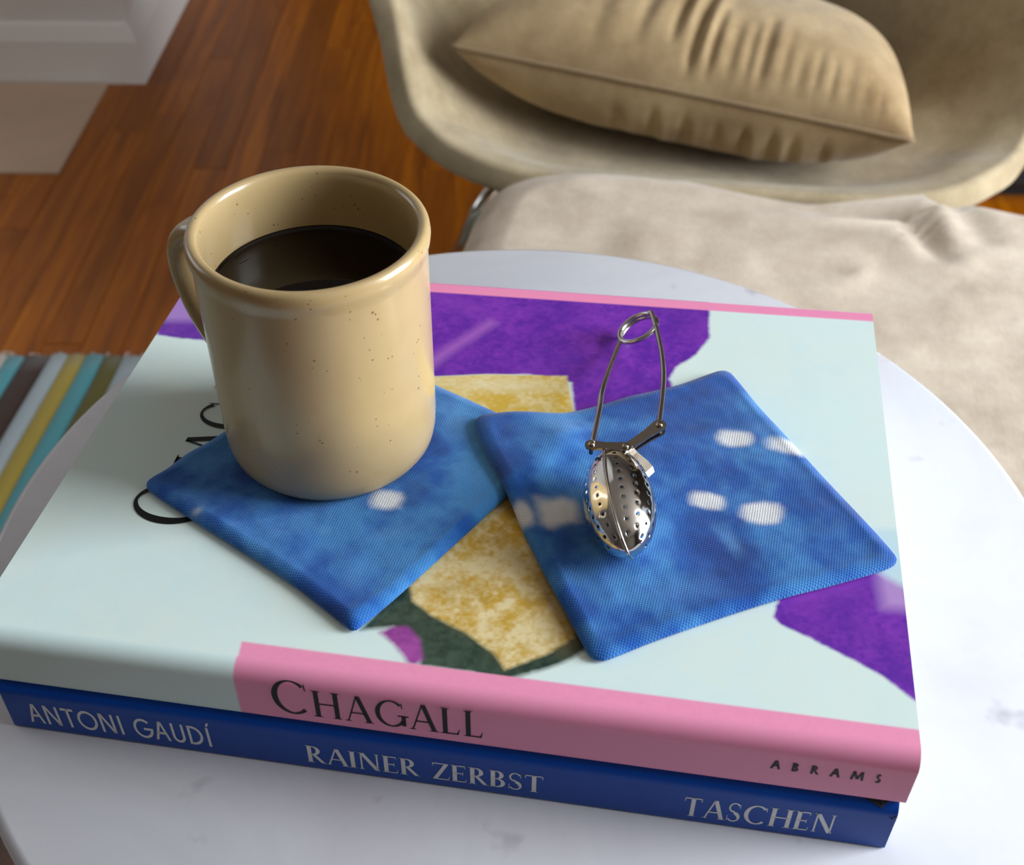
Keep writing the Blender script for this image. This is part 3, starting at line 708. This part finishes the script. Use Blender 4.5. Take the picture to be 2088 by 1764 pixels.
# ------------------------------------------------------------------ tea infuser
inf = thing('tea_infuser', 'perforated steel egg tea infuser with sprung wire handle, lying on a blue coaster', 'tea infuser', (0.0375, .2995, ZB + T_C))
ax = Vector((-.066, .998, .0)).normalized()
mm = Vector((-.40, -.10, .91)); mm = (mm - ax * mm.dot(ax)).normalized(); nn2 = ax.cross(mm)       # seam direction, half normal
if nn2.x < 0: nn2 = -nn2
LA, LB_ = .0246, .0124
IC = Vector((.0381, .2990, ZB + T_C + LB_ + .0004))
def eg(t):            # radius profile of the egg along its axis, t in -1..1
    return LB_ * max(0.0, 1 - abs(t) ** 2.15) ** .56 * (1 - .05 * t)
holes = []
def build_half(sgn, nm):
    NT, NA = 170, 150
    tt = np.sin(np.linspace(-math.pi / 2, math.pi / 2, NT)) * .9995; aa = np.linspace(0, math.pi, NA)
    hs = []
    for row, adeg in enumerate((20, 45, 70, 95, 120, 145, 165)):
        cnt = 11; ph = (row % 2) * .5
        for k in range(cnt):
            s = -.86 + (k + ph) * 1.72 / (cnt - .5)
            if abs(s) > .9: continue
            hs.append((s, math.radians(adeg)))
    rad = np.array([eg(t) for t in tt])
    G = np.zeros((NT, NA, 3)); lo = np.zeros((NT, NA, 2))
    S = tt * LA
    T2d, A2d = np.meshgrid(S, aa, indexing='ij'); R2d = np.repeat(rad[:, None], NA, 1)
    kill = np.zeros((NT, NA), bool); dep = np.zeros((NT, NA))
    HR = .00062
    for s, a in hs:
        r0 = eg(s); du = T2d - s * LA; dv = (A2d - a) * r0; d = np.hypot(du, dv)
        dep += -.00022 * np.exp(-(d / .0008) ** 2)
        near = (d < HR * 1.45)
        inner = d < HR * .72
        # pull the ring of vertices next to the hole onto its circle
        ringm = near & ~inner & (d > 1e-9)
        k_ = HR / np.maximum(d, 1e-9)
        T2d = np.where(ringm & (np.abs(d - HR) < HR * .3), s * LA + du * k_, T2d); A2d = np.where(ringm & (np.abs(d - HR) < HR * .3), a + dv * k_ / max(r0, 1e-4), A2d)
        kill |= inner
    rr = np.array([eg(max(-1, min(1, q / LA))) for q in T2d.ravel()]).reshape(NT, NA) + dep
    e1 = np.array(mm) ; e2 = np.array(nn2) * sgn; ea = np.array(ax); c0 = np.array(IC)
    Pp = c0 + T2d[..., None] * ea + (rr * np.cos(A2d))[..., None] * e1 + (rr * np.sin(A2d))[..., None] * e2 + .0003 * e2
    Fc = []
    for i in range(NT - 1):
        for k in range(NA - 1):
            if kill[i, k] or kill[i + 1, k] or kill[i, k + 1] or kill[i + 1, k + 1]: continue
            Fc.append((i * NA + k, i * NA + k + 1, (i + 1) * NA + k + 1, (i + 1) * NA + k))
    o = mesh(nm, Pp.reshape(-1, 3).tolist(), Fc, M_STEEL, inf)
    # rolled flange round the seam
    fl_o, fl_i = [], []
    V, F2 = [], []; nseg = 140; ext = .0011
    for i in range(nseg):
        a = 2 * math.pi * i / nseg; ct, st = math.cos(a), math.sin(a)
        t_ = ct; r_ = eg(t_ * .9995) * (1 if st >= 0 else -1)
        p = IC + ax * (t_ * LA) + mm * r_
        out = (ax * ct * .55 + mm * st); out.normalize()
        for w, h_ in ((0, .00005), (ext, .00005), (ext + .0002, .0003), (ext, .00055), (0, .0006)):
            V.append(p + out * w + nn2 * (sgn * h_))
    for i in range(nseg):
        j = (i + 1) % nseg
        for q in range(4): F2.append((i * 5 + q, i * 5 + q + 1, j * 5 + q + 1, j * 5 + q))
    recalc(mesh('flange', V, F2, M_STEEL, o))
    return o
build_half(1, 'shell_half'); build_half(-1, 'shell_half')
zl = ZB + T_C + .0205
pv = P(1275, 912, zl); lw = P(1206, 908, zl); rw = P(1344, 868, zl + .001); tb = P(1320, 960, zl - .0055)
def strip(nm, pts, widths, th, parent=inf):
    V, Fc = [], []; pts = [Vector(p) for p in pts]
    for i, p in enumerate(pts):
        t = (pts[min(i + 1, len(pts) - 1)] - pts[max(i - 1, 0)]).normalized(); s = t.cross(Vector((0, 0, 1))).normalized(); w = widths[i]; up_ = s.cross(t)
        V += [p + s * w - up_ * th, p - s * w - up_ * th, p - s * w + up_ * th, p + s * w + up_ * th]
    for i in range(len(pts) - 1):
        for q in range(4): Fc.append((i * 4 + q, i * 4 + (q + 1) % 4, (i + 1) * 4 + (q + 1) % 4, (i + 1) * 4 + q))
    Fc += [(0, 1, 2, 3), tuple(range(len(V) - 4, len(V)))]
    o = recalc(mesh(nm, V, Fc, M_LINK, parent, False)); return o
def rounded(a, b, w0, w1, n_=6):
    d = (b - a).normalized(); pts, ws = [], []
    for k in range(n_): th = math.pi / 2 * k / (n_ - 1); pts.append(a - d * (w0 * math.cos(th))); ws.append(max(w0 * math.sin(th), .0001))
    mid = a.lerp(b, .35); pts.append(mid); ws.append(w0 * .72)
    mid = a.lerp(b, .7); pts.append(mid); ws.append(w1 * .8)
    for k in range(n_): th = math.pi / 2 * k / (n_ - 1); pts.append(b + d * (w1 * math.sin(th))); ws.append(max(w1 * math.cos(th), .0001))
    return pts, ws
p_, w_ = rounded(lw, pv, .0024, .0024); strip('link', p_, w_, .00045)
p_, w_ = rounded(rw, pv - Vector((0, 0, .0010)), .0026, .0022); strip('link', p_, w_, .00045)
p_, w_ = rounded(rw - Vector((0, 0, .0026)), pv - Vector((0, 0, .0032)), .0026, .0022); strip('link', p_, w_, .00045)
strip('clasp_tab', [pv + Vector((.0006, .0004, 0)), pv.lerp(tb, .35), pv.lerp(tb, .8), tb, tb + (tb - pv).normalized() * .0012 + Vector((0, 0, -.0012))], [.0016, .0022, .0030, .0029, .0026], .00045)
tipt = IC + ax * (LA * .93)
strip('shell_bracket', [pv - Vector((0, 0, .0016)), (pv + tipt) / 2 - Vector((0, 0, .001)), tipt - Vector((.001, 0, 0))], [.0022, .0026, .0028], .0004)
strip('shell_bracket', [pv - Vector((0, 0, .0040)), (pv + tipt) / 2 + nn2 * .002 - Vector((0, 0, .003)), tipt + nn2 * .004 - Vector((0, 0, .002))], [.0022, .0026, .0028], .0004)
def rivet(p):
    pr = [(0, -.004), (.0008, -.004), (.0008, .0004), (.0013, .0005), (.0013, .0008), (.0009, .0013), (0, .0014)]
    recalc(mesh('rivet', *lathe(pr, 16, p), M_LINK, inf))
for q in (pv, lw, rw): rivet(q)
# sprung wire with one and a half turns at the end
WR = .00110
rc_ = P(1301, 671, ZB + .0085); dv = (rc_ - CP).normalized()
right_ = _r; upi = right_.cross(dv).normalized(); right2 = dv.cross(upi).normalized()
e1 = (right2 * .86 + upi * .51).normalized()
if e1.x < 0: e1 = -e1
e2 = dv.cross(e1).normalized()
if e2.dot(_u) < 0: e2 = -e2
v2 = (e2 * .50 + dv * .866).normalized(); ring_n = e1.cross(v2).normalized(); RR = .0086
ring = []
turns = 1.5
for k in range(61):
    a = math.pi * 1.08 - (2 * math.pi * turns) * k / 60 - .12
    ring.append(rc_ + e1 * (RR * math.cos(a)) + v2 * (RR * math.sin(a)) + ring_n * ((k / 60 - .5) * .0026))
lpath = [lw + Vector((.0004, .0006, -.0002)), P(1222, 838, ZB + .0185), P(1231, 786, ZB + .0170), P(1246, 735, ZB + .0145)]
rpath = [P(1343, 690, ZB + .0125), P(1351, 735, ZB + .0155), P(1352, 790, ZB + .0180), rw + Vector((0, .0006, -.0014))]
lows = min(p.z for p in ring)
if lows < ZB + WR: ring = [p + Vector((0, 0, ZB + WR - lows)) for p in ring]
wire = spline(lpath[:-1] + ring[3::2] + rpath, 6)
tube('wire_handle', wire, WR, M_WIRE, inf, 12)

# ------------------------------------------------------------------ ottoman
def superell(u, e): return math.copysign(abs(u) ** e, u)
oe1 = Vector((.986, -.166, 0)); oe2 = Vector((.166, .986, 0)); oc = Vector((.262, .868, 0))
ot = thing('ottoman', 'low ottoman with a rumpled beige linen cushion beside the marble table', 'ottoman', (oc.x, oc.y, 0))
def soft_slab(nm, cen, hw, hd, z0, z1, e, edge, crown, mat, parent, disp=None, na=160, nr=46):
    V, Fc = [], []
    prof = []
    for k in range(nr + 1): prof.append((k / nr, None))
    pl_ = []                     # (radial fraction, inset from edge, z) up the underside, round the edge, over the top
    H2 = (z1 - z0) / 2; zc_ = (z0 + z1) / 2
    for k in range(10): pl_.append((k / 10, edge * 1.0, z0))
    for k in range(17):
        a = -math.pi / 2 + math.pi * k / 16; pl_.append((1.0, edge * (1 - math.cos(a)), zc_ + H2 * math.sin(a)))
    for k in range(1, nr + 1): pl_.append((1 - k / nr, edge, z1))
    for rf, ins, z in pl_:
        for k in range(na):
            a = 2 * math.pi * k / na; u = superell(math.cos(a), e); v_ = superell(math.sin(a), e)
            x = u * (hw - ins) * rf; y = v_ * (hd - ins) * rf; zz = z
            if z >= z1 - 1e-6: zz += crown * (1 - max(abs(x / hw), abs(y / hd)) ** 2.2)
            if disp: zz += disp(x, y, z)
            p = cen + oe1 * x + oe2 * y; V.append((p.x, p.y, zz))
    m_ = len(pl_)
    for i in range(m_ - 1):
        for k in range(na): Fc.append((i * na + k, i * na + (k + 1) % na, (i + 1) * na + (k + 1) % na, (i + 1) * na + k))
    return recalc(mesh(nm, V, Fc, mat, parent))
folds = []
for a, b, w, d in (((1640, 402), (1690, 590), .011, .017), ((1800, 418), (1905, 560), .012, .018), ((1480, 372), (1500, 450), .012, .004), ((1930, 435), (1990, 520), .012, .006), ((1735, 405), (1790, 520), .010, .004)):
    A_, B_ = P(a[0], a[1], .415), P(b[0], b[1], .415)
    folds.append(((A_ - oc).dot(oe1), (A_ - oc).dot(oe2), (B_ - oc).dot(oe1), (B_ - oc).dot(oe2), w, d))
def odisp(x, y, z):
    if z < .40: return 0
    s = float(.0035 * fbm(np.array([x]), np.array([y]), .09, 77, 3)[0])
    for x0, y0, x1, y1, w, d in folds:
        ex, ey = x1 - x0, y1 - y0; t = max(0, min(1, ((x - x0) * ex + (y - y0) * ey) / (ex * ex + ey * ey)))
        dd = math.hypot(x - x0 - t * ex, y - y0 - t * ey); fade = 1 - .75 * t
        s += -d * fade * math.exp(-(dd / w) ** 2) + .45 * d * fade * math.exp(-((dd - w * 2.2) / (w * 1.2)) ** 2)
    return s
soft_slab('cushion', oc, .335, .245, .330, .430, .30, .047, .010, M_LINEN, ot, odisp)
soft_slab('seat_shell', oc + Vector((-.012, .02, 0)), .345, .262, .272, .337, .34, .02, 0, M_OTSHELL, ot, None, 120, 10)
for sx in (-1, 1):
    a = oc + oe1 * (sx * .24); pts = [a - oe2 * .24 + Vector((0, 0, rug_z + .008)), a - oe2 * .17 + Vector((0, 0, .20)), a - oe2 * .12 + Vector((0, 0, .268)), a + oe2 * .12 + Vector((0, 0, .268)), a + oe2 * .17 + Vector((0, 0, .20)), a + oe2 * .24 + Vector((0, 0, rug_z + .008))]
    tube('leg', spline(pts, 8), .0075, M_CHROME, ot, 10)
tube('stretcher', [oc - oe1 * .24 + Vector((0, 0, .266)), oc + oe1 * .24 + Vector((0, 0, .266))], .007, M_CHROME, ot, 10)

# ------------------------------------------------------------------ lounge chair and its cushion
cu, cf, cc = Vector((.994, -.113, 0)), Vector((-.113, -.994, 0)), Vector((.255, 1.50, 0))
ch = thing('lounge_chair', 'beige upholstered bucket lounge chair holding a tan cushion', 'chair', (cc.x, cc.y, 0))
def fr(u, f_, z): p = cc + cu * u + cf * f_; return Vector((p.x, p.y, z + .018))
lipc = [fr(0, .352, .372), fr(.20, .345, .372), fr(.31, .285, .378), fr(.372, .185, .402), Vector((.650, 1.335, .68)), Vector((.655, 1.44, .96)), Vector((.60, 1.57, 1.06)), Vector((.48, 1.67, 1.06)), Vector((.32, 1.74, 1.03)), Vector((.14, 1.76, .93)), Vector((-.02, 1.76, .84)), Vector((-.14, 1.69, .74)), Vector((-.19, 1.57, .67)), Vector((-.172, 1.43, .61)),
        fr(-.374, .19, .49), fr(-.335, .28, .405), fr(-.245, .335, .376), fr(-.12, .352, .372)]
lip = spline(lipc, 8, True); nl_ = len(lip); seat = Vector((.235, 1.40, .345)); rings_ = 30; V, Fc = [], []
V.append(seat)
for k in range(1, rings_ + 1):
    t = k / rings_
    for p in lip:
        front = max(0, min(1, (1.40 - p.y) / .2)); z = seat.z + (p.z - seat.z) * t ** (4.2 - 1.0 * front)
        if p.z < .42: z += .010 * front * math.exp(-((t - .88) / .10) ** 2)
        k_ = t ** (.86 + .06 * front); V.append(Vector((seat.x + (p.x - seat.x) * k_, seat.y + (p.y - seat.y) * k_, z)))
for k in range(nl_): Fc.append((0, 1 + (k + 1) % nl_, 1 + k))
for r0 in range(rings_ - 1):
    for k in range(nl_):
        a, b = 1 + r0 * nl_, 1 + (r0 + 1) * nl_; Fc.append((a + k, a + (k + 1) % nl_, b + (k + 1) % nl_, b + k))
sh = recalc(mesh('seat_shell', V, Fc, M_SHELL, ch))
if sum(p.normal.z for p in sh.data.polygons) < 0: sh.data.flip_normals()
md = sh.modifiers.new('thickness', 'SOLIDIFY'); md.thickness = .034; md.offset = -1; md.use_quality_normals = True
md = sh.modifiers.new('round', 'BEVEL'); md.width = .016; md.segments = 4; md.limit_method = 'ANGLE'; md.angle_limit = math.radians(50)
def loc(u, f_, z): return cc + cu * u + cf * f_ + Vector((0, 0, z))
for sx in (-1, 1):
    tube('leg', spline([loc(sx * .20, .10, .300), loc(sx * .265, .19, .27), loc(sx * .300, .19, .20), loc(sx * .36, .08, .008)], 8), .0085, M_CHROME, ch, 12)
    tube('leg', spline([loc(sx * .20, -.16, .300), loc(sx * .25, -.26, .27), loc(sx * .28, -.32, .20), loc(sx * .33, -.43, .008)], 8), .0085, M_CHROME, ch, 12)
    tube('frame_rail', [loc(sx * .20, .10, .298), loc(sx * .20, -.16, .298)], .0085, M_CHROME, ch, 10)
tube('frame_rail', [loc(-.20, -.03, .297), loc(.20, -.03, .297)], .0085, M_CHROME, ch, 10)

# seat cushion: knife-edge, seam all round with piping
KL, KR = P(922, 95, .470), P(1862, 288, .438)
ke1 = (KR - KL); KW = ke1.length / 2; ke1.normalize(); ke2 = Vector((-ke1.y, ke1.x, 0)).normalized(); KD = .135
ku = ke1.cross(ke2).normalized()
ke2 = (ke2 + Vector((0, 0, -.16))).normalized(); ku = ke1.cross(ke2).normalized()
kc = (KL + KR) / 2 + ke2 * KD
cus = thing('seat_cushion', 'oblong tan velvet cushion with piped seam resting in the lounge chair', 'cushion', (kc.x, kc.y, .36))
na, nb = 260, 120
rg = random.Random(5)
CR_TOP = [(-.07, .008, .006, .05, .55, .10), (.03, .010, .006, .0, .60, .08), (.11, .007, .005, .0, .22, .05), (.33, .007, .006, .0, .25, .04), (-.22, .004, .008, .03, .5, .12), (-.40, .0025, .010, .0, .4, .1)]
CR_TOP += [(q, rg.uniform(.002, .0045), rg.uniform(.004, .006), 0, rg.uniform(.10, .2), .03) for q in (.2, .27, .42, .49, .56, .63, .70, .77, .84)]
CR_BOT = [(-.08, .005, .006, 0, .22, -.05), (.06, .004, .006, 0, .2, -.04), (.32, .006, .006, 0, .25, .02), (.44, .006, .006, 0, .22, .06), (.53, .004, .006, 0, .2, .06), (-.25, .003, .008, 0, .3, 0), (.2, .003, .006, 0, .2, 0), (.66, .004, .006, 0, .2, .03)]
def cushion_pt(s, t, side):
    # s,t in -1..1 ; plan is a rectangle pulled in along its edges, pointed at the corners
    pin = 1 - .05 * (1 - s * s); x = s * KW * (1 - .035 * (1 - t * t)) * (1 - .16 * max(0, (t + 1) / 2) ** 2.5); y = t * KD * (1 - .02 * (1 - s * s))
    # round the rear corners
    fx = max(0.0, 1 - abs(s) ** 3.2); fy = max(0.0, 1 - abs(t) ** 3.0)
    h_ = (fx ** .50) * (fy ** .48)
    H_ = .092 if side > 0 else .086
    z = side * H_ * h_
    # gathers running off the front seam
    for sc, am, wd, t0, t1, sl in (CR_TOP if side > 0 else CR_BOT):
        q = (t + 1) / 2
        if q < t1:
            u_ = (q - t0) / (t1 - t0); env = max(0.0, math.sin(math.pi * min(1, max(0, u_)) ** .7)) if t0 > .02 else max(0.0, 1 - u_) ** .8 * min(1, q * 30)
            dx = (s - sc - sl * q) * KW; z -= side * am * env * fx * (math.exp(-(dx / wd) ** 2) - .55 * math.exp(-((dx - wd * 2.0) / (wd * 1.3)) ** 2))
    z += side * .003 * float(fbm(np.array([x]), np.array([y]), .07, 91 + (side > 0), 3)[0]) * h_
    return kc + ke1 * x + ke2 * y + ku * z
def cush_panel(nm, side):
    V, Fc = [], []
    ss = [math.sin(math.pi / 2 * (2 * i / na - 1)) for i in range(na + 1)]; ts = [math.sin(math.pi / 2 * (2 * j / nb - 1)) for j in range(nb + 1)]
    ss = [.5 * q + .5 * (2 * i / na - 1) for i, q in enumerate(ss)]
    for t in ts:
        for s in ss: V.append(cushion_pt(s, t, side))
    w = na + 1
    for j in range(nb):
        for i in range(na): Fc.append((j * w + i, j * w + i + 1, (j + 1) * w + i + 1, (j + 1) * w + i) if side > 0 else (j * w + i, (j + 1) * w + i, (j + 1) * w + i + 1, j * w + i + 1))
    return mesh(nm, V, Fc, M_PILLOW, cus)
cush_panel('top_panel', 1); cush_panel('bottom_panel', -1)
pp = []
for i in range(80): pp.append(cushion_pt(-1 + 2 * i / 80, -1, 1))
for i in range(40): pp.append(cushion_pt(1, -1 + 2 * i / 40, 1))
for i in range(80): pp.append(cushion_pt(1 - 2 * i / 80, 1, 1))
for i in range(40): pp.append(cushion_pt(-1, 1 - 2 * i / 40, 1))
tube('piping', pp, .0030, M_PIPING, cus, 8, True)

# black cabinet behind the chair
cbx = P(1985, 415, 0)
cb = thing('black_cabinet', 'black low cabinet on the floor behind the lounge chair', 'cabinet', (cbx.x + .2, cbx.y + .2, 0))
box('body', (cbx.x, cbx.y, .03), (cbx.x + .75, cbx.y + .42, .60), M_BLACK, cb, .004)
box('plinth', (cbx.x + .02, cbx.y + .03, 0), (cbx.x + .73, cbx.y + .40, .03), M_BLACK, cb)
box('door', (cbx.x + .012, cbx.y - .016, .045), (cbx.x + .30, cbx.y + .001, .585), M_BLACK, cb, .003)
